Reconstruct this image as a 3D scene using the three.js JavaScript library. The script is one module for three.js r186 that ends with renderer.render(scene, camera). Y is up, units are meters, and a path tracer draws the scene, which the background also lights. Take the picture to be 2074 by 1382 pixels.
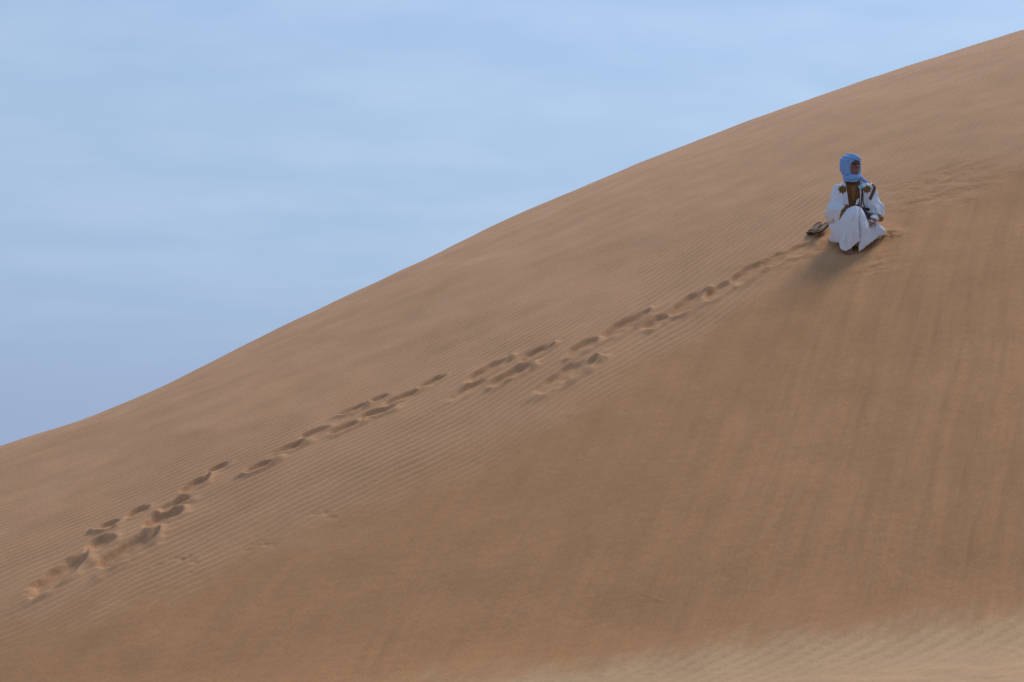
import * as THREE from 'three';
import { createNoise2D, createNoise3D } from 'simplex-noise';
import { mergeGeometries } from 'three/addons/utils/BufferGeometryUtils.js';

// ---------- camera, sky, sun, exposure ----------
const W = 2074, HH = 1382, EYE = 1.5, FOV = 25, HORIZON = 925;
const F = HH / 2 / Math.tan(FOV * Math.PI / 360);
const PITCH = Math.atan((HORIZON - HH / 2) / F);
const scene = new THREE.Scene();
const camera = new THREE.PerspectiveCamera(FOV, W / HH, 0.1, 6000);
camera.position.set(0, EYE, 0);
camera.rotation.set(PITCH, 0, 0);
camera.updateMatrixWorld(true);

const SUN = new THREE.Vector3(0.39, 0.775, -0.5).normalize();
const sun = new THREE.DirectionalLight(new THREE.Color(1.0, 0.92, 0.8), 2.3);
sun.position.copy(SUN).multiplyScalar(60).add(new THREE.Vector3(0, 2, -15));
sun.target.position.set(0, 2, -15);
sun.castShadow = true; sun.shadow.radius = 32;
sun.shadow.mapSize.set(4096, 4096); sun.shadow.bias = -0.0005;
Object.assign(sun.shadow.camera, { left: -25, right: 25, top: 25, bottom: -25, near: 1, far: 140 });
scene.add(sun, sun.target);

function mulberry(a) { return () => { a |= 0; a = a + 0x6D2B79F5 | 0; let t = Math.imul(a ^ a >>> 15, 1 | a); t = t + Math.imul(t ^ t >>> 7, 61 | t) ^ t; return ((t ^ t >>> 14) >>> 0) / 4294967296; }; }
const rnd = mulberry(7);
const n2 = createNoise2D(mulberry(11)), n2b = createNoise2D(mulberry(23)), n3 = createNoise3D(mulberry(37));
const lerp = (a, b, t) => a + (b - a) * t;
const clamp = (x, a, b) => Math.min(b, Math.max(a, x));
const sstep = (a, b, x) => { const t = clamp((x - a) / (b - a), 0, 1); return t * t * (3 - 2 * t); };
const s2l = c => { c /= 255; return c <= 0.04045 ? c / 12.92 : Math.pow((c + 0.055) / 1.055, 2.4); };

function makeSky() {
  const w = 2048, h = 1024, data = new Float32Array(w * h * 4);
  const keys = [[-90, 155, 173, 204], [-2, 155, 173, 204], [2, 157, 176, 206], [7, 162, 187, 215], [12, 163, 189, 217], [18, 157, 184, 218], [35, 132, 167, 211], [90, 100, 140, 198]];
  for (let j = 0; j < h; j++) {
    const e = ((j + 0.5) / h - 0.5) * Math.PI, ed = e * 180 / Math.PI;
    let k = 0; while (k < keys.length - 2 && ed > keys[k + 1][0]) k++;
    const A = keys[k], B = keys[k + 1], t = clamp((ed - A[0]) / (B[0] - A[0]), 0, 1);
    const base = [1, 2, 3].map(i => lerp(s2l(A[i]), s2l(B[i]), t) * [0, 0.85, 0.855, 0.875][i]);
    for (let i = 0; i < w; i++) {
      const az = ((i + 0.5) / w - 0.5) * 2 * Math.PI;
      const dx = Math.cos(e) * Math.cos(az), dy = Math.sin(e), dz = Math.cos(e) * Math.sin(az);
      const c = Math.max(0, dx * SUN.x + dy * SUN.y + dz * SUN.z);
      const veil = 1 + 0.5 * c * c;                              // thin high haze, brighter towards the sun
      // thin streaky cirrus on a high layer
      const q = 1 / (Math.max(dy, 0) + 0.11), cx = dx * q, cz = dz * q;
      let n = 0.55 * n2(cx * 1.1 + 0.6 * cz, cz * 1.7) + 0.3 * n2b(cx * 3.1 + cz, cz * 5.0) + 0.18 * n2(cx * 7.5, cz * 12 + 4);
      const wisp = clamp(0.25 + 0.6 * n, 0, 1) * sstep(0.02, 0.15, dy) * 0.22;
      const o = (j * w + i) * 4;
      data[o] = lerp(base[0] * veil, 0.58 * veil, wisp);
      data[o + 1] = lerp(base[1] * veil, 0.66 * veil, wisp);
      data[o + 2] = lerp(base[2] * veil, 0.77 * veil, wisp);
      data[o + 3] = 1;
    }
  }
  const t = new THREE.DataTexture(data, w, h, THREE.RGBAFormat, THREE.FloatType);
  t.mapping = THREE.EquirectangularReflectionMapping; t.magFilter = THREE.LinearFilter; t.minFilter = THREE.LinearFilter;
  t.colorSpace = THREE.LinearSRGBColorSpace; t.needsUpdate = true;
  return t;
}
const sky = makeSky();
scene.background = sky; scene.environment = sky;

const renderer = new THREE.WebGLRenderer({ antialias: true });
renderer.setSize(1024, 682);
renderer.toneMapping = THREE.LinearToneMapping;
renderer.toneMappingExposure = 1.09;
renderer.shadowMap.enabled = true;

// ---------- terrain: one dune, measured from the photograph ----------
function ray(X, Y) {                                            // pixel of the photograph -> lateral and vertical tangents
  const a = (X - W / 2) / F, b = (HH / 2 - Y) / F, c = Math.cos(PITCH), s = Math.sin(PITCH), fw = c - b * s;
  return { u: a / fw, v: (b * c + s) / fw };
}
const colX = u => W / 2 + u * F * 1.0;                          // close enough for the smooth guide curves
function curve(pts) {                                           // smooth curve through points, straight beyond its ends
  const n = pts.length, m = pts.map((p, i) => { const a = pts[Math.max(0, i - 1)], b = pts[Math.min(n - 1, i + 1)]; return (b[1] - a[1]) / (b[0] - a[0]); });
  return x => {
    if (x <= pts[0][0]) { const t = pts[0][0] - x; return pts[0][1] - m[0] * t / (1 + t / 900); }
    if (x >= pts[n - 1][0]) { const t = x - pts[n - 1][0]; return pts[n - 1][1] + m[n - 1] * t / (1 + t / 900); }
    let i = 0; while (x > pts[i + 1][0]) i++;
    const h = pts[i + 1][0] - pts[i][0], t = (x - pts[i][0]) / h, t2 = t * t, t3 = t2 * t;
    return (2 * t3 - 3 * t2 + 1) * pts[i][1] + (t3 - 2 * t2 + t) * h * m[i] + (3 * t2 - 2 * t3) * pts[i + 1][1] + (t3 - t2) * h * m[i + 1];
  };
}
const crestY = curve([[0, 909], [135, 860], [236, 821], [338, 777], [439, 728], [574, 662], [700, 601], [770, 568], [938, 487], [1106, 411], [1300, 331], [1487, 259], [1673, 192], [1860, 130], [2074, 67.5]]);
const brinkY = curve([[0, 1270], [350, 1150], [640, 1036], [986, 890], [1200, 778], [1400, 660], [1640, 515], [1850, 405], [2074, 318]]);

const SLOPE = Math.tan(31 * Math.PI / 180), PHI = 25 * Math.PI / 180, MAN_D = 16.7;
const man = ray(1733, 482), MX = man.u * MAN_D, MY = EYE + man.v * MAN_D;
const slip = (x, d) => MY + SLOPE * (Math.sin(PHI) * (x - MX) + Math.cos(PHI) * (d - MAN_D));
function column(u) {
  const X = colX(u);
  const vs = ray(X, crestY(X)).v, vb = ray(X, brinkY(X)).v;
  const s0 = SLOPE * (Math.sin(PHI) * u + Math.cos(PHI));
  const h0 = slip(0, 0);
  const db = (h0 - EYE) / (vb - s0), hb = EYE + vb * db;
  const R = 2 * db * (vs - vb) / ((s0 - vs) * (s0 - vs));
  return { u, vs, vb, s0, db, hb, R, ts: R * (s0 - vs) };
}
// the pale apron at the foot of the slip face
const toePts = [[1000, 1392], [1300, 1352], [1600, 1305], [1850, 1277], [2074, 1258]].map(([X, Y]) => {
  const r = ray(X, Y), s0 = SLOPE * (Math.sin(PHI) * r.u + Math.cos(PHI)), d = (slip(0, 0) - EYE) / (r.v - s0);
  return [r.u * d, EYE + r.v * d, d];
});
const toeA = toePts[0], toeB = toePts[toePts.length - 1];
function apron(x, d) {
  const t = (x - toeA[0]) / (toeB[0] - toeA[0]);
  const soft = t < 0 ? t * 1.25 / (1 - t * 0.35) : t > 1 ? 1 + (t - 1) / (1 + (t - 1) * 0.6) : t;
  return lerp(toeA[1], toeB[1], soft) + 0.03 * (d - 11) / (1 + Math.abs(d - 11) / 12) - 0.06;
}
const smax = (a, b, k) => { const h = Math.max(k - Math.abs(a - b), 0) / k; return Math.max(a, b) + h * h * k * 0.25; };
function macro(c, d) {                                          // the dune without its small relief
  let h;
  if (d <= c.db) h = slip(c.u * d, d);
  else {
    const t = d - c.db, tm = c.R * (c.s0 + 0.16);
    h = t < tm ? c.hb + c.s0 * t - t * t / (2 * c.R) : c.hb + c.s0 * tm - tm * tm / (2 * c.R) - 0.16 * (t - tm);
  }
  return smax(h, apron(c.u * d, d), 0.42);
}
function hit(X, Y) {                                            // where the view ray through a pixel meets the dune
  const r = ray(X, Y), c = column(r.u);
  let d = 6; while (d < 40 && macro(c, d) < EYE + r.v * d) d += 0.02;
  return { x: r.u * d, d, y: macro(c, d) };
}

// ripples: a narrow band of wave directions gives long crests with the odd fork
function waves(angle, lambda, spreadA, spreadK, seed, n = 9) {
  const r = mulberry(seed), k = [];
  for (let i = 0; i < n; i++) {
    const a = angle + (r() + r() - 1) * spreadA, q = 2 * Math.PI / lambda * (1 + (r() + r() - 1) * spreadK);
    k.push([Math.cos(a) * q, Math.sin(a) * q, r() * 6.283]);
  }
  return (x, y) => {
    let c = 0, s = 0;
    for (const [kx, ky, p] of k) { const f = kx * x + ky * y + p; c += Math.cos(f); s += Math.sin(f); }
    const A = Math.sqrt(c * c + s * s) / Math.sqrt(n), f = Math.atan2(s, c);
    return Math.min(1, A / 0.55) * (Math.sin(f) + 0.28 * Math.sin(2 * f + 0.7));
  };
}
const ripBase = waves(Math.PI / 2, 0.09, 0.045, 0.06, 5);
const RCX = -10.4, RCD = 31;                                     // the crests bend round a centre far up the dune
const rip = (x, d) => ripBase(Math.atan2(x - RCX, RCD - d) * 18, Math.hypot(x - RCX, d - RCD));
const ripToe = waves(Math.PI / 2 + 0.62, 0.125, 0.035, 0.06, 9);

// footprints: [x0, y0, x1, y1 (pixels along the print), half width m, depth m, lip]
const prints = [
  [54, 1212, 174, 1124, 0.16, 0.095, 1], [172, 1122, 226, 1086, 0.13, 0.075, 0.5], [196, 1160, 312, 1078, 0.16, 0.075, 1],
  [190, 1076, 244, 1058, 0.085, 0.05, 1], [252, 1052, 300, 1026, 0.085, 0.06, 0.3], [294, 1072, 362, 1030, 0.14, 0.08, 0.9],
  [317, 1036, 388, 1010, 0.075, 0.045, 0.7], [364, 1004, 420, 966, 0.105, 0.065, 0.9], [416, 963, 466, 938, 0.08, 0.055, 0.3],
  [490, 964, 562, 932, 0.09, 0.06, 1], [534, 934, 622, 897, 0.085, 0.06, 0.8], [608, 894, 664, 866, 0.085, 0.06, 0.5],
  [664, 884, 737, 853, 0.09, 0.06, 0.9], [678, 845, 746, 817, 0.085, 0.055, 1], [718, 854, 802, 823, 0.095, 0.06, 0.9],
  [742, 818, 790, 795, 0.075, 0.05, 0.3], [766, 826, 853, 785, 0.085, 0.055, 0.6], [846, 783, 902, 757, 0.075, 0.055, 0.4],
  [892, 818, 990, 768, 0.1, 0.05, 0.2], [944, 776, 1026, 726, 0.1, 0.065, 0.8], [990, 786, 1074, 740, 0.1, 0.06, 1],
  [1052, 736, 1118, 701, 0.095, 0.06, 0.5], [1080, 800, 1200, 726, 0.14, 0.05, 1], [1142, 728, 1210, 686, 0.1, 0.065, 0.7],
  [1216, 692, 1306, 630, 0.12, 0.075, 1], [1302, 668, 1360, 632, 0.1, 0.055, 0.8], [1352, 642, 1424, 588, 0.12, 0.065, 1],
  [1420, 612, 1486, 568, 0.11, 0.05, 0.6], [1478, 580, 1546, 534, 0.12, 0.05, 0.8], [1536, 548, 1600, 512, 0.11, 0.04, 0.5], [1592, 524, 1650, 492, 0.12, 0.04, 0.5],
].map(([x0, y0, x1, y1, w, dep, lip]) => {
  const a = hit(x0, y0), b = hit(x1, y1), L = Math.hypot(b.x - a.x, b.d - a.d) / 2;
  const ax = (b.x - a.x) / (2 * L), ad = (b.d - a.d) / (2 * L);
  return { x: (a.x + b.x) / 2, d: (a.d + b.d) / 2, L, w: w * 1.1, dep, lip, ax, ad, s: rnd() * 50 };
});
function printAt(x, d) {                                        // height change and how far inside a print
  let h = 0, inside = 0, lipv = 0;
  for (const p of prints) {
    const ex = x - p.x, ed = d - p.d;
    if (ex * ex + ed * ed > (p.L * 1.7 + 0.2) ** 2) continue;
    const a = (ex * p.ax + ed * p.ad) / p.L, bb = -ex * p.ad + ed * p.ax, b = bb / p.w;   // b > 0 uphill
    const r = Math.pow(Math.pow(Math.abs(a), 2.4) + Math.pow(Math.abs(b), 2.4), 1 / 2.4) + 0.15 * n2(x * 4 + p.s, d * 4) + 0.012 * n2(x * 19, d * 19 + p.s);
    const m = 1 - sstep(b > 0 ? 0.55 : 0.5, b > 0 ? 1.0 : 1.08, r);
    const hh = -m * (p.dep * 0.56 + 0.16 * bb + 0.006 * n2b(x * 6, d * 6 + p.s));
    h = Math.min(h, hh) + (h > 0 ? 0 : 0);
    inside = Math.max(inside, m);
    // sand pushed out: a lip on the downhill side and at the heel end
    const side = sstep(0.25, -0.55, b) + 0.7 * sstep(0.3, 0.9, a) * sstep(0.4, -0.4, b);
    const ring = Math.exp(-Math.pow((r - 1.04) / (r < 1.04 ? 0.1 : 0.34), 2)) * side * p.lip * (0.75 + 0.45 * n2b(x * 4 + p.s, d * 4));
    lipv = Math.max(lipv, ring * (1 - m));
  }
  return [h + 0.037 * lipv * (1 - inside), inside, lipv];
}
// hand-made disturbances: slumps beside the sitting man, lines scored in the slip face
const scuffs = [[1925, 352, 0.55, 0.3], [1850, 372, 0.5, 0.25], [1770, 540, 0.35, 0.4], [1650, 512, 0.3, 0.2], [1985, 360, 0.35, 0.3], [1900, 395, 0.8, 0.35], [1560, 535, 0.4, 0.25]].map(([X, Y, rx, rd]) => ({ ...hit(X, Y), rx, rd }));
const scored = [[[1250, 1182], [1330, 1214], [1430, 1229]], [[1876, 1142], [1960, 1140], [2080, 1150]], [[1958, 690], [1930, 800], [1905, 930], [1880, 1080]], [[1985, 740], [1958, 830], [1930, 940]],
  [[1700, 900], [1620, 1010], [1520, 1130], [1440, 1240]], [[1620, 1090], [1560, 1180], [1500, 1260]], [[2040, 930], [1990, 1060], [1950, 1180]], [[2010, 820], [1980, 920], [1950, 1050]], [[800, 1230], [755, 1310], [712, 1382]], [[836, 1235], [785, 1320], [745, 1385]]]
  .map((pl, i) => ({ w: i < 2 ? 0.014 : 0.05, a: i < 2 ? 0.002 : 0.009, pts: pl.map(([X, Y]) => hit(X, Y)) }));
const bump = hit(1806, 474);
const fallX = Math.sin(PHI), fallD = Math.cos(PHI);
const cracks = [[[318, 1146], [345, 1128], [368, 1134], [382, 1126], [396, 1140], [388, 1156]], [[500, 1112], [530, 1098], [560, 1102]], [[630, 1042], [660, 1036], [674, 1048]]].map(pl => pl.map(([X, Y]) => hit(X, Y)));
function segDist(x, d, pts) {
  let best = 9;
  for (let i = 0; i + 1 < pts.length; i++) {
    const a = pts[i], b = pts[i + 1], vx = b.x - a.x, vd = b.d - a.d, t = clamp(((x - a.x) * vx + (d - a.d) * vd) / (vx * vx + vd * vd), 0, 1);
    const q = Math.hypot(x - a.x - vx * t, d - a.d - vd * t); if (q < best) best = q;
  }
  return best;
}
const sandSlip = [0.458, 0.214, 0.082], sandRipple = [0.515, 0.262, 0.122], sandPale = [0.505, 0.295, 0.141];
function relief(c, d, out) {                                    // small relief and the kind of sand lying here
  const x = c.u * d, hSlip = d <= c.db ? slip(x, d) : 99, toe = apron(x, d) - hSlip;   // toe > 0 on the apron
  const along = x * fallX + d * fallD, across = x * fallD - d * fallX;
  const edge = (d - c.db) + 0.22 * n2(x * 1.3, d * 1.3) + 0.12 * n2b(x * 4, d * 4);
  const ripZone = sstep(-0.75, 0.35, edge);
  const w1 = 0.10 * n2(x * 0.35, d * 0.35) + 0.02 * n2b(x * 1.5, d * 1.5);
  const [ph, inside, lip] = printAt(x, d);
  let sc = 0; for (const s of scuffs) { const q = ((x - s.x) / s.rx) ** 2 + ((d - s.d) / s.rd) ** 2; sc = Math.max(sc, Math.exp(-q)); }
  const calm = sstep(0.75, 1.02, (d - c.db) / c.ts + 0.12 * n2(x * 0.5, d * 0.5)) * sstep(0.05, -0.28, c.u) * 0.6;   // ripples die out near the low crest on the left
  const amp = 0.0062 * ripZone * (1 - inside) * (1 - 0.9 * Math.min(1, sc)) * (1 - 0.75 * sstep(0.3, 0.8, lip)) * (0.78 + 0.34 * n2(x * 0.8 + 5, d * 0.8)) * (1 - calm) * (1 - 0.5 * sstep(0.82, 1.0, (d - c.db) / c.ts));
  let h = amp > 1e-5 ? amp * rip(x, d + w1) : 0;
  h += ph;
  h += 0.03 * n2(x * 0.3 + 9, d * 0.3) + 0.006 * n2b(x * 1.1, d * 1.1);
  // avalanche streaks down the slip face
  const bend = 0.12 * n2(x * 0.25, d * 0.25 + 3);
  const right = 0.4 + 0.6 * sstep(-0.1, 0.3, c.u);
  const face = (1 - ripZone) * sstep(0.25, -0.2, toe);
  if (face > 0.01) {
    h += face * right * (0.012 * n2(across * 3.2 + bend * 3, along * 0.3) + 0.0065 * n2b(across * 8 + bend * 6, along * 0.55) * (0.6 + 0.6 * n2(across, along * 0.4)) + 0.003 * n2(across * 19, along * 1.1));
    h += face * (0.0011 * n2(x * 5, d * 9) + 0.0016 * n2b(x * 15, d * 33) * right * sstep(-0.1, 0.5, n2(x * 0.8, d * 0.8 + 8)));
    for (const s of scored) { const q = segDist(x, d, s.pts) / s.w; if (q < 4) { const e0 = s.pts[0], e1 = s.pts[s.pts.length - 1], ends = sstep(0.02, 0.45, Math.min(Math.hypot(x - e0.x, d - e0.d), Math.hypot(x - e1.x, d - e1.d))); h += ends * s.a * (Math.exp(-q * q) - 0.6 * Math.exp(-((q - 1.6) ** 2))); } }
  }
  for (const cr of cracks) { const q = segDist(x, d, cr) / 0.03; if (q < 3) h += 0.006 * Math.exp(-q * q) * n2(x * 14, d * 14) - 0.005 * Math.exp(-q * q); }
  if (sc > 0.02) h += sc * (0.009 * n2(x * 2.6, d * 4.5) + 0.004 * n2b(x * 9, d * 14)) * sstep(0.0, 0.5, sc + 0.3 * n2(x * 3, d * 3));
  // the apron: low ripples running up into the face, lumpy further out
  const ap = sstep(-0.2, 0.06, toe + 0.05 * n2(x * 1.5, d * 3) + 0.03 * n2b(across * 9, along * 1.5));
  if (ap > 0.01) h += ap * (0.004 * ripToe(x, d) * sstep(0.75, 0.1, toe) + 0.012 * n2(x * 2.2, d * 3.4) * sstep(0.1, 0.6, toe) + 0.0016 * n2b(x * 9, d * 12));
  const qx = x - bump.x, qd = d - bump.d; h += 0.05 * Math.exp(-(qx * qx + qd * qd) / 0.012) * (0.8 + 0.5 * n2(x * 12, d * 12));
  out.h = h;
  // colour: fine orange sand on the slip face and in fresh prints, coarser pale grains on the ripples, palest on the apron
  const rz = clamp(ripZone * (1 - 0.4 * inside) * (1 - 0.6 * Math.min(1, sc)), 0, 1);
  const mott = 1 + 0.035 * n2(x * 1.7, d * 1.7) + 0.02 * n2b(x * 6, d * 6) + 0.03 * n2(x * 21, d * 21) + face * right * (0.05 * n2b(across * 2.4, along * 0.25) + 0.035 * n2(across * 7 + 3, along * 0.4) + 0.02 * n2b(across * 17, along * 0.8));
  const bedded = 1 + 0.05 * rz * n2(x * 0.5 + d * 0.15, (d - 0.3 * x) * 2.1);
  const lipPale = 0.4 * sstep(0.45, 0.85, lip + 0.2 * n2b(x * 16, d * 16)) * (1 - inside);   // colour shifted towards the pale tone along the print lips, broken by noise
  for (let i = 0; i < 3; i++) out['rgb'[i]] = lerp(lerp(sandSlip[i], sandRipple[i], rz), sandPale[i], Math.max(ap, lipPale)) * mott * bedded;
}

function buildDune() {
  const us = [], U = 0.365, NC = 760;
  for (let i = 0; i < 26; i++) us.push(-0.95 + (0.95 - U) * (1 - (1 - i / 26) ** 1.5));
  for (let i = 0; i <= NC; i++) us.push(lerp(-U, U, i / NC));
  for (let i = 1; i <= 26; i++) us.push(U + (0.95 - U) * (i / 26) ** 1.5);
  const RA = 60, RB = 420, RC = 620, RD = 60, rows = RA + RB + RC + RD + 1, cols = us.length;
  const pos = new Float32Array(rows * cols * 3), col = new Float32Array(rows * cols * 3), uv = new Float32Array(rows * cols * 2), o = {};
  us.forEach((u, i) => {
    const c = column(u);
    const foot = Math.min(9.2, c.db - 1.5);
    for (let j = 0; j < rows; j++) {
      let d;
      if (j < RA) d = lerp(3.0, foot, j / RA);
      else if (j < RA + RB) d = lerp(foot, c.db, (j - RA) / RB);
      else if (j < RA + RB + RC) d = c.db + c.ts * 1.06 * ((j - RA - RB) / RC);
      else { const t = (j - RA - RB - RC) / RD; d = c.db + c.ts * 1.06 + 45 * t * t; }
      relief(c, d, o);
      const x = u * d, k = j * cols + i;
      let y = macro(c, d) + o.h;
      pos[k * 3] = x; pos[k * 3 + 1] = y; pos[k * 3 + 2] = -d;
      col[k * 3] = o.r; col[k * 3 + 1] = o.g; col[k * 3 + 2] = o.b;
      uv[k * 2] = x / 1.9; uv[k * 2 + 1] = d / 1.9;
    }
  });
  const idx = new Uint32Array((rows - 1) * (cols - 1) * 6); let q = 0;
  for (let j = 0; j + 1 < rows; j++) for (let i = 0; i + 1 < cols; i++) {
    const a = j * cols + i, b = a + 1, c = a + cols, e = c + 1;
    idx[q++] = a; idx[q++] = b; idx[q++] = c; idx[q++] = b; idx[q++] = e; idx[q++] = c;
  }
  const g = new THREE.BufferGeometry();
  g.setAttribute('position', new THREE.BufferAttribute(pos, 3)); g.setAttribute('color', new THREE.BufferAttribute(col, 3)); g.setAttribute('uv', new THREE.BufferAttribute(uv, 2));
  g.setIndex(new THREE.BufferAttribute(idx, 1)); g.computeVertexNormals();
  return g;
}
function grainTextures() {
  const n = 1024, cd = new Uint8Array(n * n * 4), bd = new Uint8Array(n * n * 4), r = mulberry(77), T = 2 * Math.PI / n;
  const fine = new Float32Array(n * n); for (let i = 0; i < n * n; i++) fine[i] = r();
  for (let j = 0; j < n; j++) for (let i = 0; i < n; i++) {
    const k = j * n + i, a = i * T, b = j * T;
    const ca = Math.cos(a), sa = Math.sin(a), cb = Math.cos(b), sb = Math.sin(b);
    const m = n3(ca * 9 + cb * 11, sa * 9 + 3, sb * 11 + cb * 4) * 0.5 + n3(ca * 24 - cb * 20, sa * 24, sb * 26 + 5) * 0.5;
    const av = (fine[k] + fine[j * n + (i + 1) % n] + fine[((j + 1) % n) * n + i] + fine[((j + 1) % n) * n + (i + 1) % n]) / 4;
    const v = 226 + 9 * m + 46 * (av - 0.5) + (fine[k] > 0.985 ? 14 : 0) - (fine[(k * 7 + 3) % (n * n)] > 0.985 ? 42 : 0);
    cd[k * 4] = clamp(v + 1, 0, 255); cd[k * 4 + 1] = clamp(v, 0, 255); cd[k * 4 + 2] = clamp(v - 1, 0, 255); cd[k * 4 + 3] = 255;
    const hgt = clamp(128 + 40 * m + 120 * (av - 0.5), 0, 255); bd[k * 4] = bd[k * 4 + 1] = bd[k * 4 + 2] = hgt; bd[k * 4 + 3] = 255;
  }
  const mk = (d, srgb) => { const t = new THREE.DataTexture(d, n, n); t.wrapS = t.wrapT = THREE.RepeatWrapping; t.magFilter = THREE.LinearFilter; t.minFilter = THREE.LinearMipmapLinearFilter; t.generateMipmaps = true; if (srgb) t.colorSpace = THREE.SRGBColorSpace; t.needsUpdate = true; return t; };
  return [mk(cd, true), mk(bd, false)];
}
const [grainMap, grainBump] = grainTextures();
const sandMat = new THREE.MeshStandardMaterial({ color: new THREE.Color(1.27, 1.27, 1.27), vertexColors: true, map: grainMap, bumpMap: grainBump, bumpScale: 0.003, roughness: 1, metalness: 0 });
const dune = new THREE.Mesh(buildDune(), sandMat);
dune.name = 'sand_dune'; dune.castShadow = dune.receiveShadow = true;
dune.userData = { kind: 'structure', label: 'orange sand dune with wind ripples, a trail of footprints and a smooth slip face', category: 'dune' };
scene.add(dune);
// desert floor all round, to the horizon
{
  const xs = []; for (let i = -60; i <= 60; i++) xs.push(Math.sign(i) * (Math.abs(i) * 0.55 + Math.pow(Math.abs(i) / 60, 5) * 3000));
  const n = xs.length, p = [], c = [], uv = [], idx = [];
  for (let j = 0; j < n; j++) for (let i = 0; i < n; i++) {
    const x = xs[i], d = xs[j], far = sstep(15, 60, Math.hypot(x, d));
    p.push(x, lerp(apron(x, d), -0.6, far) - 0.05 - 0.25 * sstep(4, 14, d) + 0.01 * n2(x, d), -d);
    const m = 1 + 0.05 * n2(x * 0.4, d * 0.4); c.push(sandPale[0] * m, sandPale[1] * m, sandPale[2] * m); uv.push(x / 1.9, d / 1.9);
    if (i && j) { const a = j * n + i, b = a - 1, e = a - n, f = e - 1; idx.push(f, e, b, e, a, b); }
  }
  const g = new THREE.BufferGeometry();
  g.setAttribute('position', new THREE.Float32BufferAttribute(p, 3)); g.setAttribute('color', new THREE.Float32BufferAttribute(c, 3)); g.setAttribute('uv', new THREE.Float32BufferAttribute(uv, 2));
  g.setIndex(idx); g.computeVertexNormals();
  const m = new THREE.Mesh(g, sandMat); m.name = 'ground'; m.receiveShadow = true; m.castShadow = true;
  m.userData = { kind: 'structure', label: 'flat pale sand floor around the foot of the dune', category: 'ground' }; scene.add(m);
}

// ---------- helpers for bodies and cloth ----------
const V = (x, y, z) => [x, y, z];
const smin = (a, b, k) => { const h = Math.max(k - Math.abs(a - b), 0) / k; return Math.min(a, b) - h * h * k * 0.25; };
function cone(p, a, b, ra, rb) {
  const bx = b[0] - a[0], by = b[1] - a[1], bz = b[2] - a[2], px = p[0] - a[0], py = p[1] - a[1], pz = p[2] - a[2];
  const t = clamp((px * bx + py * by + pz * bz) / (bx * bx + by * by + bz * bz + 1e-9), 0, 1);
  return Math.hypot(px - bx * t, py - by * t, pz - bz * t) - lerp(ra, rb, t);
}
const ell = (p, c, r) => { const x = (p[0] - c[0]) / r[0], y = (p[1] - c[1]) / r[1], z = (p[2] - c[2]) / r[2], k = Math.hypot(x, y, z); return (k - 1) * Math.min(r[0], r[1], r[2]); };
function netMesh(f, lo, hi, cell) {                             // surface nets over a signed distance
  const nx = Math.ceil((hi[0] - lo[0]) / cell) + 1, ny = Math.ceil((hi[1] - lo[1]) / cell) + 1, nz = Math.ceil((hi[2] - lo[2]) / cell) + 1;
  const val = new Float32Array(nx * ny * nz), id = (i, j, k) => (k * ny + j) * nx + i, p = [0, 0, 0];
  for (let k = 0; k < nz; k++) for (let j = 0; j < ny; j++) for (let i = 0; i < nx; i++) { p[0] = lo[0] + i * cell; p[1] = lo[1] + j * cell; p[2] = lo[2] + k * cell; val[id(i, j, k)] = f(p); }
  const vid = new Int32Array(nx * ny * nz).fill(-1), pos = [], idx = [];
  const cn = [[0, 0, 0], [1, 0, 0], [0, 1, 0], [1, 1, 0], [0, 0, 1], [1, 0, 1], [0, 1, 1], [1, 1, 1]], ed = [[0, 1], [2, 3], [4, 5], [6, 7], [0, 2], [1, 3], [4, 6], [5, 7], [0, 4], [1, 5], [2, 6], [3, 7]];
  for (let k = 0; k + 1 < nz; k++) for (let j = 0; j + 1 < ny; j++) for (let i = 0; i + 1 < nx; i++) {
    const v = cn.map(c => val[id(i + c[0], j + c[1], k + c[2])]);
    let neg = 0; for (const q of v) if (q < 0) neg++;
    if (!neg || neg === 8) continue;
    let sx = 0, sy = 0, sz = 0, n = 0;
    for (const [a, b] of ed) if ((v[a] < 0) !== (v[b] < 0)) { const t = v[a] / (v[a] - v[b]); sx += lerp(cn[a][0], cn[b][0], t); sy += lerp(cn[a][1], cn[b][1], t); sz += lerp(cn[a][2], cn[b][2], t); n++; }
    vid[id(i, j, k)] = pos.length / 3; pos.push(lo[0] + (i + sx / n) * cell, lo[1] + (j + sy / n) * cell, lo[2] + (k + sz / n) * cell);
  }
  const quad = (a, b, c, d, flip) => { if (a < 0 || b < 0 || c < 0 || d < 0) return; if (flip) idx.push(a, c, b, a, d, c); else idx.push(a, b, c, a, c, d); };
  for (let k = 1; k + 1 < nz; k++) for (let j = 1; j + 1 < ny; j++) for (let i = 1; i + 1 < nx; i++) {
    const s = val[id(i, j, k)] < 0;
    if (s !== (val[id(i + 1, j, k)] < 0)) quad(vid[id(i, j - 1, k - 1)], vid[id(i, j, k - 1)], vid[id(i, j, k)], vid[id(i, j - 1, k)], !s);
    if (s !== (val[id(i, j + 1, k)] < 0)) quad(vid[id(i - 1, j, k - 1)], vid[id(i - 1, j, k)], vid[id(i, j, k)], vid[id(i, j, k - 1)], !s);
    if (s !== (val[id(i, j, k + 1)] < 0)) quad(vid[id(i - 1, j - 1, k)], vid[id(i, j - 1, k)], vid[id(i, j, k)], vid[id(i - 1, j, k)], !s);
  }
  const g = new THREE.BufferGeometry(); g.setAttribute('position', new THREE.Float32BufferAttribute(pos, 3)); g.setIndex(idx); g.computeVertexNormals();
  return g;
}
function part(name, g, m, parent) { const o = new THREE.Mesh(g, m); o.name = name; o.castShadow = o.receiveShadow = true; parent.add(o); return o; }
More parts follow.
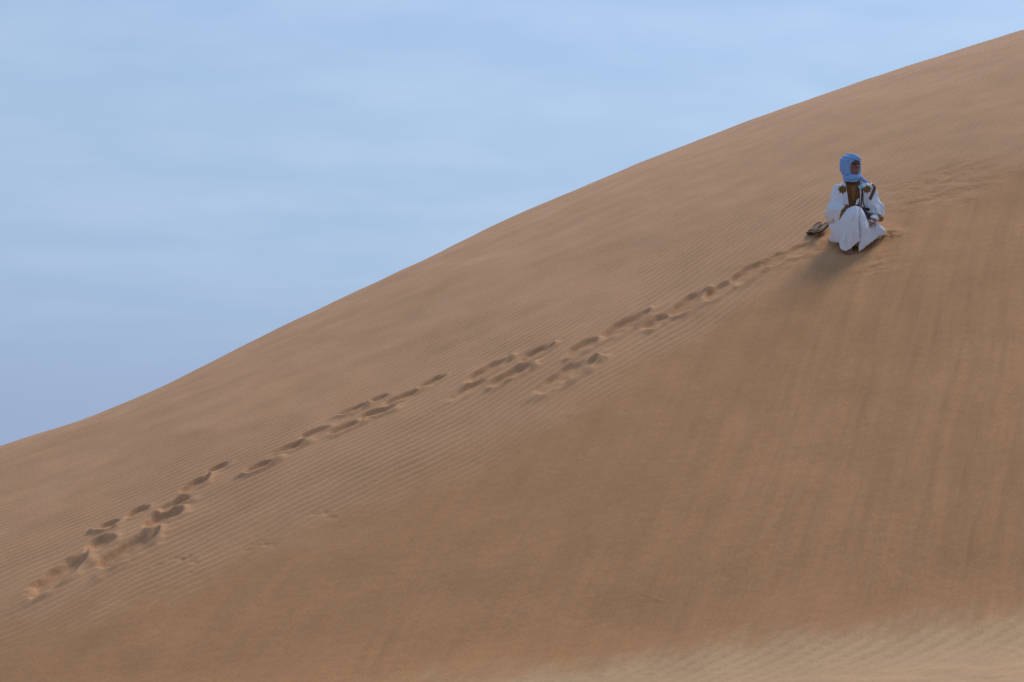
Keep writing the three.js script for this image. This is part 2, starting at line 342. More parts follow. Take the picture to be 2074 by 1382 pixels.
function sheet(P, nu, nv, thick, closed = false) {              // a cloth of some thickness from a grid of points P(i, j)
  const a = []; for (let j = 0; j <= nv; j++) for (let i = 0; i <= nu; i++) a.push(P(i / nu, j / nv));
  const w = nu + 1, at = (i, j) => a[clamp(j, 0, nv) * w + clamp(i, 0, nu)], pos = [], idx = [], N = [];
  const e1 = new THREE.Vector3(), e2 = new THREE.Vector3();
  for (let j = 0; j <= nv; j++) for (let i = 0; i <= nu; i++) {
    const l = at(i - 1, j), r = at(i + 1, j), u = at(i, j - 1), d = at(i, j + 1);
    e1.set(r[0] - l[0], r[1] - l[1], r[2] - l[2]); e2.set(u[0] - d[0], u[1] - d[1], u[2] - d[2]); N.push(e1.clone().cross(e2).normalize());
  }
  for (const s of [0.5, -0.5]) a.forEach((p, k) => pos.push(p[0] + N[k].x * thick * s, p[1] + N[k].y * thick * s, p[2] + N[k].z * thick * s));
  const M = a.length;
  for (let j = 0; j < nv; j++) for (let i = 0; i < nu; i++) { const p = j * w + i, q = p + 1, r = p + w, t = r + 1; idx.push(p, r, q, q, r, t, M + p, M + q, M + r, M + q, M + t, M + r); }
  const rim = []; for (let i = 0; i < nu; i++) rim.push([i, i + 1]); for (let j = 0; j < nv; j++) rim.push([j * w + nu, (j + 1) * w + nu]);
  for (let i = nu; i > 0; i--) rim.push([nv * w + i, nv * w + i - 1]); for (let j = nv; j > 0; j--) rim.push([j * w, (j - 1) * w]);
  for (const [p, q] of rim) idx.push(p, q, M + p, q, M + q, M + p);
  const g = new THREE.BufferGeometry(); g.setAttribute('position', new THREE.Float32BufferAttribute(pos, 3)); g.setIndex(idx); g.computeVertexNormals();
  return g;
}
function tube(pts, r, seg = 24, rad = 8) { return new THREE.TubeGeometry(new THREE.CatmullRomCurve3(pts.map(p => new THREE.Vector3(...p))), seg, r, rad, false); }
const strip = g => { for (const k of Object.keys(g.attributes)) if (k !== 'position' && k !== 'normal') g.deleteAttribute(k); return g.index ? g : g; };
const merge = list => mergeGeometries(list.map(g => strip(g.index ? g.toNonIndexed() : g)));

// ---------- the sitting man ----------
const surf = (x, d) => { const c = column(x / d), o = {}; relief(c, d, o); return macro(c, d) + o.h; };
const seat = new THREE.Vector3(MX, MY, -MAN_D);
const person = new THREE.Group(); person.name = 'person';
person.position.copy(seat); person.rotation.y = Math.atan2(-MX, MAN_D); person.updateMatrixWorld(true);
person.userData = { label: 'person in white robe and blue turban sitting on the dune with one knee raised', category: 'person' };
scene.add(person);
const inv = person.matrixWorld.clone().invert();
const camL = camera.position.clone().applyMatrix4(inv);
function L(X, Y, z) {                                           // photograph pixel -> the man's own frame (x right, y up, z to the camera) at depth z
  const r = ray(X, Y), w = new THREE.Vector3(r.u, EYE + r.v, -1).applyMatrix4(inv), t = (z - camL.z) / (w.z - camL.z);
  return [lerp(camL.x, w.x, t), lerp(camL.y, w.y, t), z];
}
const Z = (x, y, z) => L(1600 + x / 5.3154, 280 + y / 5.3154, z);   // the same from the enlarged crop
const tmpv = new THREE.Vector3();
const ground = (x, z) => { tmpv.set(x, 0, z).applyMatrix4(person.matrixWorld); return surf(tmpv.x, -tmpv.z) - seat.y; };

const mat = (r, g, b, rough = 0.9, extra = {}) => new THREE.MeshStandardMaterial({ color: new THREE.Color().setRGB(r, g, b), roughness: rough, ...extra });
const M = {
  white: mat(0.64, 0.65, 0.68, 0.95), inner: mat(0.6, 0.61, 0.64, 0.95), blue: mat(0.18, 0.355, 0.65, 0.95), teal: mat(0.3, 0.52, 0.6, 0.95), brown: mat(0.12, 0.05, 0.014, 0.9), dark: mat(0.06, 0.025, 0.02, 0.9),
  gold: mat(0.27, 0.125, 0.028, 0.85), star: mat(0.17, 0.08, 0.014, 0.9), goldDull: mat(0.19, 0.095, 0.03, 0.9), skin: mat(0.2, 0.095, 0.065, 0.6), black: mat(0.02, 0.02, 0.025, 0.5), lens: mat(0.015, 0.012, 0.015, 0.15), lips: mat(0.17, 0.07, 0.055, 0.6), navy: mat(0.03, 0.06, 0.3, 0.9),
};

// joints
const J = {
  pel: V(0, 0.1, -0.06), che: V(-0.005, 0.43, -0.05), nk: V(-0.015, 0.56, -0.02), hd: V(-0.03, 0.79, 0.02),
  sR: V(-0.175, 0.525, -0.03), eR: V(-0.215, 0.265, 0.075), wR: V(-0.065, 0.265, 0.23),
  sL: V(0.175, 0.525, -0.03), eL: V(0.245, 0.24, 0.02), wL: V(0.185, 0.155, 0.21),
  hR: V(-0.09, 0.08, -0.03), kR: V(0.012, 0.22, 0.29), aR: V(-0.05, -0.1, 0.27),
  hL: V(0.09, 0.08, -0.05), kL: V(0.235, 0.03, 0.12), aL: V(0.02, -0.07, 0.2),
};
const fp = L(1721, 510, 0.385);                                 // toes of the visible foot
function torsoCore(p) { const q = [p[0], p[1], p[2] * 1.35]; return cone(q, [J.pel[0], J.pel[1], J.pel[2] * 1.35], [J.che[0], J.che[1], J.che[2] * 1.35], 0.17, 0.15) * 0.85; }
function bodySdf(p) {
  let d = torsoCore(p);
  d = smin(d, cone(p, V(-0.14, 0.525, -0.035), V(0.14, 0.525, -0.035), 0.055, 0.055), 0.06);
  d = smin(d, cone(p, J.nk, V(-0.025, 0.70, 0.01), 0.062, 0.052), 0.04);
  for (const [s, e, w] of [[J.sR, J.eR, J.wR], [J.sL, J.eL, J.wL]]) { d = smin(d, cone(p, s, e, 0.055, 0.042), 0.03); d = smin(d, cone(p, e, w, 0.042, 0.027), 0.02); }
  for (const [h, k, a] of [[J.hR, J.kR, J.aR], [J.hL, J.kL, J.aL]]) { d = smin(d, cone(p, h, k, 0.085, 0.055), 0.04); d = smin(d, cone(p, k, a, 0.055, 0.036), 0.02); }
  return d;
}
// head, in its own frame: looks along +z, then turned to the right of the picture and a little up
const headM = new THREE.Matrix4().makeRotationFromEuler(new THREE.Euler(-0.1, 0.66, 0.03, 'YXZ')).setPosition(...J.hd);
function headSdf(p) {
  let d = ell(p, [0, 0.028, -0.012], [0.075, 0.088, 0.092]);
  d = smin(d, ell(p, [0, -0.05, 0.018], [0.056, 0.066, 0.066]), 0.04);
  d = smin(d, ell(p, [0, -0.094, 0.06], [0.026, 0.02, 0.022]), 0.025);                 // chin
  d = smin(d, cone(p, [-0.035, -0.018, 0.062], [-0.052, -0.03, 0.03], 0.02, 0.02), 0.02); // cheekbones
  d = smin(d, cone(p, [0.035, -0.018, 0.062], [0.052, -0.03, 0.03], 0.02, 0.02), 0.02);
  d = smin(d, cone(p, [-0.036, 0.026, 0.07], [0.036, 0.026, 0.07], 0.011, 0.011), 0.018);  // brow
  for (const s of [-1, 1]) { d = Math.max(d, -ell(p, [s * 0.031, 0.006, 0.092], [0.019, 0.013, 0.016])); d = smin(d, ell(p, [s * 0.031, 0.006, 0.068], [0.014, 0.012, 0.013]), 0.004); }
  d = smin(d, cone(p, [0, 0.012, 0.082], [0, -0.03, 0.106], 0.008, 0.012), 0.012);      // nose
  for (const s of [-1, 1]) d = smin(d, ell(p, [s * 0.013, -0.032, 0.094], [0.009, 0.008, 0.01]), 0.008);
  d = smin(d, cone(p, [-0.018, -0.06, 0.083], [0.018, -0.06, 0.083], 0.007, 0.007), 0.009);  // lips
  d = smin(d, cone(p, [-0.016, -0.072, 0.083], [0.016, -0.072, 0.083], 0.008, 0.008), 0.009);
  d = Math.max(d, -cone(p, [-0.02, -0.066, 0.094], [0.02, -0.066, 0.094], 0.0028, 0.0028));
  for (const s of [-1, 1]) d = smin(d, ell(p, [s * 0.077, 0, -0.01], [0.01, 0.032, 0.02]), 0.008);
  d = smin(d, cone(p, [0, -0.03, -0.03], [0, -0.13, -0.02], 0.055, 0.052), 0.03);
  return d;
}
// hands: palm, four fingers, thumb; frame with y along the fingers, z out of the back of the hand
function handSdf(side, curl) {
  const F4 = [[-0.03, 0.068, 1], [-0.01, 0.076, 1.08], [0.01, 0.071, 1.02], [0.029, 0.06, 0.84]], bones = [];
  for (const [x, len, k] of F4) {
    let q = [x * side, 0.082 * (0.94 + 0.06 * k), 0], a = curl * 0.5; const seg = [len * 0.46, len * 0.32, len * 0.26];
    seg.forEach((l, i) => { const e = [q[0] + x * side * 0.05, q[1] + Math.cos(a) * l, q[2] - Math.sin(a) * l]; bones.push([q, e, 0.0095 - i * 0.0008, 0.0088 - i * 0.0008]); q = e; a += curl * 0.62; });
  }
  const t0 = [-0.028 * side, 0.022, -0.006], t1 = [-0.054 * side, 0.052, -0.016], t2 = [-0.058 * side, 0.084, -0.024];
  return p => {
    let d = ell(p, [0, 0.045, 0], [0.041, 0.052, 0.0155]);
    d = smin(d, cone(p, [0, -0.03, 0], [0, 0.02, 0], 0.026, 0.028), 0.02);
    d = smin(d, cone(p, [-0.028 * side, 0.082, 0], [0.028 * side, 0.078, 0], 0.012, 0.011), 0.012);
    for (const b of bones) d = smin(d, cone(p, ...b), 0.004);
    d = smin(d, cone(p, [-0.012 * side, 0.0, 0], t0, 0.016, 0.014), 0.012);
    d = smin(d, cone(p, t0, t1, 0.0125, 0.0105), 0.008); return smin(d, cone(p, t1, t2, 0.0105, 0.0085), 0.004);
  };
}
function frameAt(origin, along, up) {                           // y along, z towards up
  const y = new THREE.Vector3(...along).normalize(), z = new THREE.Vector3(...up); z.addScaledVector(y, -z.dot(y)).normalize(); const x = y.clone().cross(z);
  return new THREE.Matrix4().makeBasis(x, y, z).setPosition(...origin);
}
function footSdf(p) {                                           // heel at the origin, toes along y, z up
  let d = cone(p, [0, 0.0, 0.03], [0, 0.13, 0.022], 0.032, 0.03);
  d = smin(d, cone(p, [0.004, 0.02, 0.085], [0.004, 0.1, 0.045], 0.034, 0.03), 0.03);
  d = smin(d, cone(p, [-0.02, 0.155, 0.016], [0.026, 0.145, 0.014], 0.02, 0.017), 0.03);
  [[-0.03, 0.208, 0.014], [-0.01, 0.212, 0.0095], [0.006, 0.205, 0.009], [0.02, 0.195, 0.0085], [0.034, 0.182, 0.008]].forEach(([x, y, r]) => { d = smin(d, cone(p, [x * 0.9, 0.155, 0.018], [x, y, 0.011], r * 1.05, r), 0.006); });
  return Math.max(d, -p[2] - 0.002);
}
const footM = frameAt([fp[0] - 0.005, Math.min(fp[1] + 0.03, 1), 0.2], [0.0, -0.12, 0.2], [0, 0.9, 0.55]);
footM.setPosition(fp[0] + 0.0, ground(fp[0], 0.22) + 0.012, 0.22);
const bodyGeo = merge([
  netMesh(bodySdf, V(-0.42, -0.3, -0.32), V(0.46, 0.74, 0.5), 0.014),
  netMesh(headSdf, V(-0.1, -0.15, -0.12), V(0.1, 0.13, 0.13), 0.0042).applyMatrix4(headM),
  netMesh(handSdf(1, 0.5), V(-0.08, -0.06, -0.12), V(0.08, 0.2, 0.05), 0.0042).applyMatrix4(frameAt(J.wL, [-0.06, -0.05, 0.12], [0.2, 0.9, 0.3])),
  netMesh(handSdf(-1, 0.6), V(-0.08, -0.06, -0.12), V(0.08, 0.2, 0.05), 0.0042).applyMatrix4(frameAt(J.wR, [0.14, -0.01, 0.03], [-0.2, 0.9, -0.1])),
  netMesh(footSdf, V(-0.06, -0.05, -0.02), V(0.06, 0.24, 0.13), 0.0045).applyMatrix4(footM),
]);
part('body', bodyGeo, M.skin, person);

// brown shirt under the open robe
function torsoCloth(p, grow) {
  const q = [p[0], p[1], p[2] * 1.3];
  let d = cone(q, [0, 0.03, -0.06 * 1.3], [-0.005, 0.46, -0.045 * 1.3], 0.195, 0.165) * 0.88;
  d = smin(d, cone(p, V(-0.135, 0.535, -0.035), V(0.13, 0.535, -0.035), 0.07, 0.07), 0.07);
  d = smin(d, cone(p, V(-0.02, 0.635, -0.015), V(-0.015, 0.53, -0.03), 0.07, 0.11), 0.07);
  return d - grow;
}
part('shirt', netMesh(p => Math.max(torsoCloth(p, -0.012 + 0.003 * n3(p[0] * 22, p[1] * 6, p[2] * 22)), p[1] - 0.65), V(-0.3, -0.02, -0.25), V(0.3, 0.69, 0.2), 0.01), M.brown, person);

const onShirt = (x, y, lift) => { let z = 0.3; while (z > -0.1 && torsoCloth([x, y, z], -0.012) > 0.001) z -= 0.002; return [x, y, z + lift]; };
part('embroidery', sheet((s, t) => { const w = 0.034 * (1 - 0.55 * t) * (0.8 + 0.2 * Math.cos(t * 40)); return onShirt(-0.012 + (s - 0.5) * 2 * w, lerp(0.565, 0.40, t), 0.005); }, 10, 40, 0.004), M.goldDull, person);
// white robe: body and wide sleeves, folds built into the surface
const cuffR = { c: V(-0.118, 0.235, 0.205), n: new THREE.Vector3(0.72, -0.28, 0.42).normalize() };
const cuffL = { c: V(0.212, 0.205, 0.12), n: new THREE.Vector3(-0.3, -0.9, 0.12).normalize() };
const side = (p, c) => (p[0] - c.c[0]) * c.n.x + (p[1] - c.c[1]) * c.n.y + (p[2] - c.c[2]) * c.n.z;
const fold = p => 0.011 * n3(p[0] * 12, p[1] * 3.0 + 2, p[2] * 10) + 0.007 * Math.abs(n3(p[0] * 17 + 4 + p[1] * 3, p[1] * 4.5, p[2] * 15)) - 0.002;
function sleeveR(p) {
  let d = cone(p, V(-0.17, 0.525, -0.02), J.eR, 0.078, 0.088);
  d = smin(d, cone(p, J.eR, V(-0.05, 0.25, 0.23), 0.088, 0.074), 0.05);
  d = smin(d, cone(p, V(-0.215, 0.2, 0.05), V(-0.14, 0.18, 0.17), 0.075, 0.06), 0.05);
  const crease = 0.009 * Math.sin((p[1] * 0.75 + p[0] * 0.6 - p[2] * 0.5) * 62 + 2.5 * n3(p[0] * 7, p[1] * 7, p[2] * 7)) * Math.exp(-(((p[1] - 0.27) / 0.13) ** 2));
  return Math.max(d + fold(p) + crease * 0.8, side(p, cuffR));
}
function sleeveL(p) {
  let d = cone(p, V(0.165, 0.525, -0.02), V(0.218, 0.28, 0.04), 0.075, 0.084);
  d = smin(d, cone(p, V(0.215, 0.28, 0.03), V(0.212, 0.14, 0.11), 0.084, 0.084), 0.06);
  const crease = 0.006 * Math.sin((p[1] + p[0] * 0.9) * 48 + 2.5 * n3(p[0] * 6, p[1] * 6, p[2] * 6)) * Math.exp(-(((p[1] - 0.3) / 0.12) ** 2));
  return Math.max(d + fold(p) + crease, side(p, cuffL));
}
function robeBody(p) {
  let d = torsoCloth(p, 0);
  d = smin(d, cone(p, V(-0.15, -0.01, -0.05), V(0.13, 0.02, -0.06), 0.13, 0.12), 0.08);
  return d + fold(p);
}
const neckL = y => lerp(-0.058, -0.092, clamp((y - 0.3) / 0.3, 0, 1)), neckR = y => lerp(0.05, 0.058, clamp((y - 0.3) / 0.3, 0, 1));
const gape = p => Math.max(neckL(p[1]) - p[0], p[0] - neckR(p[1]), -(p[2] + 0.02), 0.16 - p[1]);
function robeSdf(p) {
  let d = smin(smin(robeBody(p), sleeveR(p), 0.007), sleeveL(p), 0.007);
  d = Math.max(d, -gape(p));
  return Math.max(d, p[1] - 0.665 + 0.1 * Math.abs(p[0]));
}
const robe = part('robe', netMesh(robeSdf, V(-0.4, -0.2, -0.3), V(0.4, 0.71, 0.4), 0.008), M.white, person);
// bands on both cuffs
for (const [f, c, lo, hi, bw] of [[sleeveR, cuffR, V(-0.3, 0.03, 0.0), V(0.0, 0.36, 0.34), 0.013], [sleeveL, cuffL, V(0.06, 0.02, -0.06), V(0.36, 0.36, 0.32), 0.03]]) {
  part('cuff_band', netMesh(p => { const s = side(p, c); return Math.max(f(p) - 0.004, s - 0.002, -bw - s, -(f(p) + 0.012)); }, lo, hi, 0.005), M.gold, robe);
}
// pieces sewn on: laid over the robe by finding its surface from the front
function front(x, y, lift) { const q = frontHit(x, y, lift); return q[2] < -0.09 && y > 0.05 ? front(x, y - 0.006, lift) : q; }
function frontHit(x, y, lift) { let z = 0.4; for (let i = 0; i < 220; i++) { const d = Math.max(0.0009, Math.abs(robeSdf([x, y, z])) * 0.5); if (robeSdf([x, y, z]) < 0.0005 || z < -0.15) break; z -= d; } return [x, y, z + lift]; }
const PX = (x, y, z = 0.09) => { const q = Z(x, y, z); return [q[0], q[1]]; };
function star(cx, cy, r) {
  const g = []; const n = 16, rings = 5, out = [], idx = [];
  out.push(front(cx, cy, 0.004));
  for (let k = 1; k <= rings + 1; k++) for (let i = 0; i < n * 2; i++) {
    const a = i / (n * 2) * Math.PI * 2 + 0.1, h = i % 4, rr = r * (h === 0 ? 1 : h === 2 ? 0.68 : 0.84) * Math.min(k, rings) / rings;
    out.push(front(cx + Math.cos(a) * rr, cy + Math.sin(a) * rr, k > rings ? -0.004 : 0.004));
  }
  const w = n * 2;
  for (let i = 0; i < w; i++) idx.push(0, 1 + i, 1 + (i + 1) % w);
  for (let k = 0; k < rings; k++) for (let i = 0; i < w; i++) { const a = 1 + k * w + i, b = 1 + k * w + (i + 1) % w, c = a + w, d = b + w; idx.push(a, c, b, b, c, d); }
  const q = new THREE.BufferGeometry(); q.setAttribute('position', new THREE.Float32BufferAttribute(out.flat(), 3)); q.setIndex(idx); q.computeVertexNormals(); return q;
}
part('star_patch', star(...PX(568, 546), 0.052), M.star, robe);
part('star_patch', star(...PX(832, 542), 0.05), M.star, robe);
function ribbon(pts, w, lift = 0.004, seg = 34) {
  const c = new THREE.CatmullRomCurve3(pts.map(([x, y]) => new THREE.Vector3(x, y, 0)));
  return sheet((s, t) => { const q = c.getPoint(clamp(s, 0, 1)), g = c.getTangent(clamp(s, 0.001, 0.999)); const k = (t - 0.5) * w; return front(q.x + g.y * k, q.y - g.x * k, lift); }, seg, 4, 0.005);
}
part('trim', ribbon([PX(898, 478), PX(914, 520), PX(896, 580), PX(862, 662)], 0.032), M.brown, robe);     // armhole
part('trim', ribbon([PX(772, 428, 0.02), PX(815, 440, 0.02), PX(860, 456, 0.02)], 0.022), M.brown, robe); // shoulder
part('trim', ribbon([PX(776, 748), PX(815, 758), PX(858, 772)], 0.03), M.brown, robe);                     // pocket edge
part('trim', ribbon([PX(612, 450), PX(628, 560), PX(640, 640), PX(648, 735)], 0.016, 0.003), M.dark, robe);   // neck opening
part('trim', ribbon([PX(772, 470), PX(778, 560), PX(772, 650), PX(766, 735)], 0.012, 0.003), M.dark, robe);
// small white flap of the shirt and the cord with its pouch
part('pocket_flap', sheet((s, t) => { const x = lerp(0.018, 0.048, s), y = lerp(0.4, 0.34, t) + 0.02 * s; return [x - 0.012 * t, y, 0.094 + 0.006 * Math.sin(s * 3)]; }, 8, 8, 0.004), M.white, person);
{
  const pts = [PX(752, 462), PX(778, 520), PX(788, 600), PX(790, 680), PX(800, 720), PX(818, 790)].map(([x, y]) => front(x, y, 0.007)); pts[5] = Z(820, 800, 0.2); pts[4] = Z(806, 745, 0.14);
  const cord = part('neck_cord', tube(pts, 0.0055, 40, 7), M.black, person);
  const b = Z(826, 828, 0.215), g = new THREE.ExtrudeGeometry((() => { const s = new THREE.Shape(); s.moveTo(-0.022, -0.03); s.lineTo(0.02, -0.032); s.quadraticCurveTo(0.027, 0, 0.02, 0.028); s.lineTo(-0.018, 0.03); s.quadraticCurveTo(-0.027, 0, -0.022, -0.03); return s; })(), { depth: 0.022, bevelEnabled: true, bevelSize: 0.004, bevelThickness: 0.004, bevelSegments: 2 });
  g.rotateZ(-0.25); g.translate(b[0], b[1], b[2]); part('pouch', g, M.black, cord);
}
part('sash', netMesh(p => { const d = torsoCloth(p, 0.004 + 0.003 * n3(p[0] * 20, p[1] * 40, p[2] * 20)); return Math.max(Math.abs(d + 0.006) - 0.011, Math.abs(p[1] - 0.275) - 0.028, -(p[2] + 0.05), Math.abs(p[0]) - 0.13); }, V(-0.16, 0.22, -0.08), V(0.16, 0.33, 0.2), 0.006), M.navy, person);

// white trousers under the robe
part('trousers', netMesh(p => {
  let d = smin(cone(p, J.hR, J.kR, 0.1, 0.05), cone(p, J.kR, V(J.aR[0], J.aR[1] + 0.05, J.aR[2]), 0.05, 0.056), 0.03);
  d = smin(d, smin(cone(p, J.hL, J.kL, 0.1, 0.058), cone(p, J.kL, J.aL, 0.056, 0.05), 0.03), 0.05);
  return d + fold(p) * 0.7;
}, V(-0.26, -0.26, -0.22), V(0.42, 0.36, 0.46), 0.011), M.inner, person);

// lower robe draped over the raised knee and the folded leg: a net of points read off the photograph, columns left to right, each from the top edge to the hem
const net = [
  [[432, 850, 0.0], [424, 890, 0.04], [424, 925, 0.06], [430, 955, 0.07], [442, 985, 0.075]],
  [[520, 840, 0.12], [492, 900, 0.15], [476, 960, 0.165], [474, 1030, 0.165], [478, 1092, 0.16]],
  [[590, 785, 0.22], [560, 860, 0.255], [540, 950, 0.26], [528, 1050, 0.25], [534, 1132, 0.24]],
  [[640, 752, 0.28], [618, 850, 0.34], [598, 960, 0.355], [572, 1080, 0.35], [548, 1186, 0.345]],
  [[672, 738, 0.31], [655, 830, 0.38], [640, 950, 0.40], [622, 1090, 0.395], [598, 1216, 0.385]],
  [[702, 731, 0.325], [696, 820, 0.39], [690, 940, 0.41], [684, 1070, 0.41], [676, 1168, 0.405]],
  [[728, 734, 0.325], [728, 820, 0.395], [730, 940, 0.42], [740, 1050, 0.425], [748, 1106, 0.425]],
  [[742, 740, 0.315], [742, 830, 0.36], [742, 950, 0.365], [744, 1060, 0.36], [742, 1130, 0.36]],
  [[752, 745, 0.318], [752, 840, 0.365], [750, 950, 0.375], [744, 1080, 0.38], [740, 1190, 0.38]],
  [[764, 752, 0.318], [772, 840, 0.37], [776, 950, 0.395], [774, 1080, 0.405], [756, 1213, 0.405]],
  [[776, 764, 0.305], [798, 850, 0.35], [822, 950, 0.37], [840, 1050, 0.375], [838, 1150, 0.37]],
  [[786, 776, 0.28], [816, 852, 0.32], [850, 952, 0.335], [876, 1040, 0.335], [890, 1110, 0.325]],
  [[800, 810, 0.23], [832, 880, 0.24], [866, 965, 0.25], [890, 1042, 0.26], [902, 1100, 0.265]],
  [[850, 886, 0.19], [868, 918, 0.22], [890, 972, 0.235], [908, 1034, 0.24], [922, 1086, 0.235]],
  [[906, 882, 0.15], [930, 915, 0.185], [948, 962, 0.2], [958, 1010, 0.2], [964, 1052, 0.19]],
  [[958, 925, 0.1], [986, 950, 0.14], [1002, 984, 0.155], [1010, 1016, 0.15], [1012, 1046, 0.135]],
  [[985, 965, 0.04], [1012, 975, 0.075], [1027, 1000, 0.09], [1031, 1024, 0.085], [1026, 1042, 0.075]],
  [[960, 985, -0.06], [985, 1000, -0.04], [1000, 1015, -0.03], [1008, 1028, -0.03], [1008, 1040, -0.03]],
].map(c => c.map(q => Z(...q)));
const cr = (a, b, c, d, t) => 0.5 * (2 * b + (c - a) * t + (2 * a - 5 * b + 4 * c - d) * t * t + (3 * b - a - 3 * c + d) * t * t * t);
function netPoint(s, t) {
  const n = net.length - 1, m = net[0].length - 1, x = clamp(s, 0, 1) * n, y = clamp(t, 0, 1) * m, i = Math.min(n - 1, Math.floor(x)), j = Math.min(m - 1, Math.floor(y)), out = [0, 0, 0];
  const C = k => net[clamp(k, 0, n)], R = (c, k) => c[clamp(k, 0, m)];
  for (let a = 0; a < 3; a++) { const v = [-1, 0, 1, 2].map(k => { const c = C(i + k); return cr(R(c, j - 1)[a], R(c, j)[a], R(c, j + 1)[a], R(c, j + 2)[a], y - j); }); out[a] = cr(...v, x - i); }
  const f = 0.009 * n3(out[0] * 26, out[1] * 5, 3) * sstep(0, 0.4, t) + 0.003 * n3(out[0] * 55, out[1] * 12, 7) + 0.009 * (1 - 1.6 * Math.abs(Math.sin(s * 34 + 1.2 * n3(s * 6, t * 2, 1)))) * sstep(0.1, 0.8, t) * sstep(0.95, 0.6, s);
  out[2] += f; out[0] += f * 0.4;
  if (t > 0.85) out[1] += 0.006 * n3(out[0] * 40, 5, out[2] * 20) * (t - 0.85) / 0.15;
  return out;
}
part('lower_robe', sheet(netPoint, 170, 60, 0.005), M.white, person);
part('inner_cuff', netMesh(p => Math.max(cone(p, J.eL, V(0.19, 0.165, 0.205), 0.05, 0.042) + fold(p) * 0.4, side(p, { c: V(0.195, 0.165, 0.19), n: cuffL.n })), V(0.1, 0.08, -0.05), V(0.34, 0.32, 0.28), 0.007), M.inner, robe);

// turban: wound cloth round the head, a hood at the sides, the scarf round the neck
const wrapN = (p, ax, ay, az, f, ph) => Math.sin((p[0] * ax + p[1] * ay + p[2] * az) * f + ph);
function turbanSdf(p) {
  let d = ell(p, [0, 0.062, -0.012], [0.108, 0.083, 0.118]);
  d = smin(d, ell(p, [0, -0.01, -0.03], [0.106, 0.125, 0.1]), 0.03);
  d = smin(d, cone(p, [-0.082, 0.02, 0.02], [-0.075, -0.09, 0.012], 0.028, 0.026), 0.02);   // folds hanging beside the face
  d = smin(d, cone(p, [0.08, 0.02, 0.02], [0.074, -0.09, 0.012], 0.025, 0.024), 0.02);
  const band = 0.008 * Math.abs(wrapN(p, 0.3, 1, 0.4, 75, 1.2 * n3(p[0] * 7, p[1] * 7, p[2] * 7))) * sstep(0.0, 0.05, p[1]) + 0.006 * Math.abs(wrapN(p, 0.8, 0.3, -0.8, 60, 1.2 * n3(p[0] * 8, p[1] * 4, p[2] * 8))) * sstep(0.05, 0.0, p[1]);
  d += band - 0.005 + 0.003 * n3(p[0] * 14, p[1] * 14, p[2] * 14);
  const face = Math.max(ell(p, [0, -0.045, 0.1], [0.064, 0.088, 0.105]), -p[2] + 0.015);
  return Math.max(d, -face - 0.0);
}
const turban = part('turban', netMesh(turbanSdf, V(-0.14, -0.16, -0.16), V(0.14, 0.17, 0.15), 0.0055).applyMatrix4(headM), M.blue, person);
function scarfSdf(p) {
  const q = [p[0] + 0.03, p[1] - 0.672 + 0.28 * (p[2] - 0.01) , p[2] - 0.012], R = Math.hypot(q[0], q[2] * 0.95);
  let d = Math.hypot(R - 0.068, q[1] * 0.62) - 0.03;
  d += 0.008 * Math.abs(Math.sin(q[1] * 62 + Math.atan2(q[0], q[2]) * 0.9 + 1.2 * n3(p[0] * 8, p[1] * 8, p[2] * 8))) - 0.004;
  return d * 0.8;
}
part('scarf', netMesh(p => smin(scarfSdf(p), Math.min(cone(p, V(0.03, 0.68, 0.02), V(0.085, 0.64, 0.0), 0.026, 0.024), cone(p, V(0.085, 0.64, 0.0), V(0.13, 0.612, -0.03), 0.024, 0.018)) + 0.004 * n3(p[0] * 30, p[1] * 20, p[2] * 20), 0.03), V(-0.18, 0.56, -0.14), V(0.18, 0.79, 0.17), 0.0058), M.blue, turban);
part('scarf_tail', sheet((s, t) => { const a = front(lerp(0.03, 0.078, t), lerp(0.625, 0.53, t), 0.01); const k = (s - 0.5) * 0.045; return [a[0] + k, a[1] + k * 0.5, a[2] + 0.006 * Math.sin(s * 9) ]; }, 12, 14, 0.005), M.teal, turban);
// dark glasses
{
  const gl = part('sunglasses', tube([[-0.012, 0.01, 0.101], [0, 0.014, 0.106], [0.012, 0.01, 0.101]], 0.0022, 10, 6).applyMatrix4(headM), M.black, person);
  for (const s of [-1, 1]) part('temple', tube([[s * 0.052, 0.012, 0.084], [s * 0.068, 0.01, 0.055], [s * 0.078, 0.006, 0.0]], 0.0024, 16, 6).applyMatrix4(headM), M.black, gl);
  for (const s of [-1, 1]) { const g = new THREE.SphereGeometry(1, 20, 14); g.scale(0.0235, 0.0165, 0.0045); g.rotateY(s * 0.33); g.translate(s * 0.0325, 0.006, 0.0945); part('lens', g.applyMatrix4(headM), M.lens, gl); }
}

// ---------- sandals beside him ----------
const soleMat = mat(0.2, 0.125, 0.072, 0.85), edgeMat = mat(0.05, 0.03, 0.018, 0.9), strapMat = mat(0.075, 0.04, 0.026, 0.8), linerMat = mat(0.25, 0.155, 0.085, 0.95);
function outline(k) {
  const s = new THREE.Shape();
  s.moveTo(-0.135 * k, 0); s.bezierCurveTo(-0.137 * k, 0.042 * k, -0.075 * k, 0.04 * k, -0.03 * k, 0.036 * k); s.bezierCurveTo(0.03 * k, 0.034 * k, 0.06 * k, 0.056 * k, 0.1 * k, 0.05 * k);
  s.bezierCurveTo(0.15 * k, 0.035 * k, 0.148 * k, -0.03 * k, 0.1 * k, -0.05 * k); s.bezierCurveTo(0.05 * k, -0.06 * k, 0.0, -0.044 * k, -0.04 * k, -0.04 * k); s.bezierCurveTo(-0.09 * k, -0.038 * k, -0.137 * k, -0.04 * k, -0.135 * k, 0);
  return s;
}
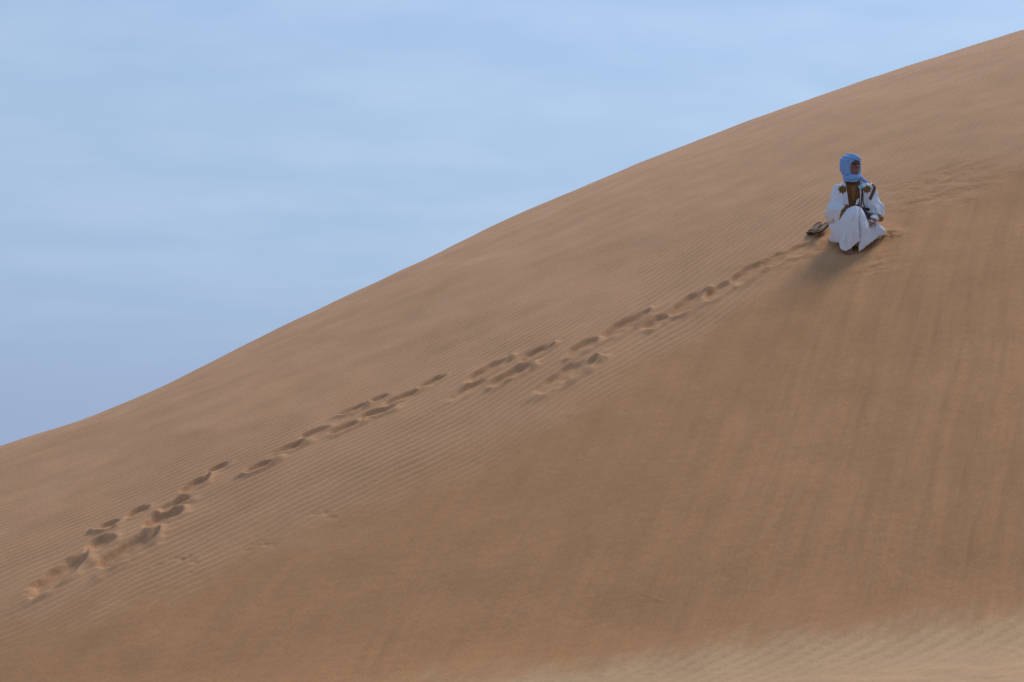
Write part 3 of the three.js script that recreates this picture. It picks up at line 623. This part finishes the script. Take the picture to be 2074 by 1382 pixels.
function makeSandal() {
  const g = new THREE.Group(); g.name = 'sandal';
  const sl = (k, dep, lift) => { const e = new THREE.ExtrudeGeometry(outline(k), { depth: dep, bevelEnabled: true, bevelSize: 0.003, bevelThickness: 0.003, bevelSegments: 2, curveSegments: 14 }); e.rotateX(-Math.PI / 2); e.translate(0, lift, 0); const p = e.attributes.position; for (let i = 0; i < p.count; i++) { const x = p.getX(i); p.setY(i, p.getY(i) + 1.1 * x * x * (x > 0 ? 1 : 0.5)); } e.computeVertexNormals(); return e; };
  part('sole', sl(1, 0.012, 0.003), edgeMat, g);
  part('footbed', sl(0.96, 0.004, 0.0185), linerMat, g);
  const arch = (x, w, h, yw) => sheet((s, t) => { const a = lerp(0, Math.PI, s); return [x + (t - 0.5) * w + 0.012 * Math.sin(a), 0.018 + Math.sin(a) * h + 1.1 * x * x, Math.cos(a) * yw]; }, 20, 4, 0.004);
  part('strap', arch(0.05, 0.06, 0.022, 0.05), strapMat, g);
  part('strap', tube([[-0.03, 0.02, 0.042], [-0.08, 0.028, 0.046], [-0.13, 0.034, 0.03], [-0.15, 0.036, 0], [-0.13, 0.034, -0.028], [-0.08, 0.028, -0.042], [-0.03, 0.02, -0.042]], 0.0045, 40, 6), strapMat, g);
  return g;
}
function placeSandal(o, heel, toe, lift, roll) {
  const a = hit(...heel), b = hit(...toe), A = new THREE.Vector3(a.x, surf(a.x, a.d), -a.d), B = new THREE.Vector3(b.x, surf(b.x, b.d), -b.d);
  const x = B.clone().sub(A).normalize(), e = 0.05;
  const n = new THREE.Vector3(-(surf(a.x + e, a.d) - surf(a.x - e, a.d)) / (2 * e), 1, (surf(a.x, a.d + e) - surf(a.x, a.d - e)) / (2 * e));
  n.addScaledVector(x, -n.dot(x)).normalize(); const z = x.clone().cross(n);
  o.quaternion.setFromRotationMatrix(new THREE.Matrix4().makeBasis(x, n, z)); o.rotateX(roll);
  o.position.copy(A).lerp(B, 0.5).addScaledVector(n, lift);
  scene.add(o);
}
const sandalA = makeSandal(), sandalB = sandalA.clone(); sandalB.name = 'sandal_001';
sandalA.userData = { label: 'brown strapped sandal nearer the white robe, lying on top of the other', category: 'sandal', group: 'pair of sandals on the sand' };
sandalB.userData = { label: 'brown sandal further from the sitting person, partly under the other sandal', category: 'sandal', group: 'pair of sandals on the sand' };
placeSandal(sandalA, [1679, 464], [1651, 485], 0.03, 0.3);
placeSandal(sandalB, [1662, 461], [1640, 481], 0.004, 0.12);

renderer.render(scene, camera);
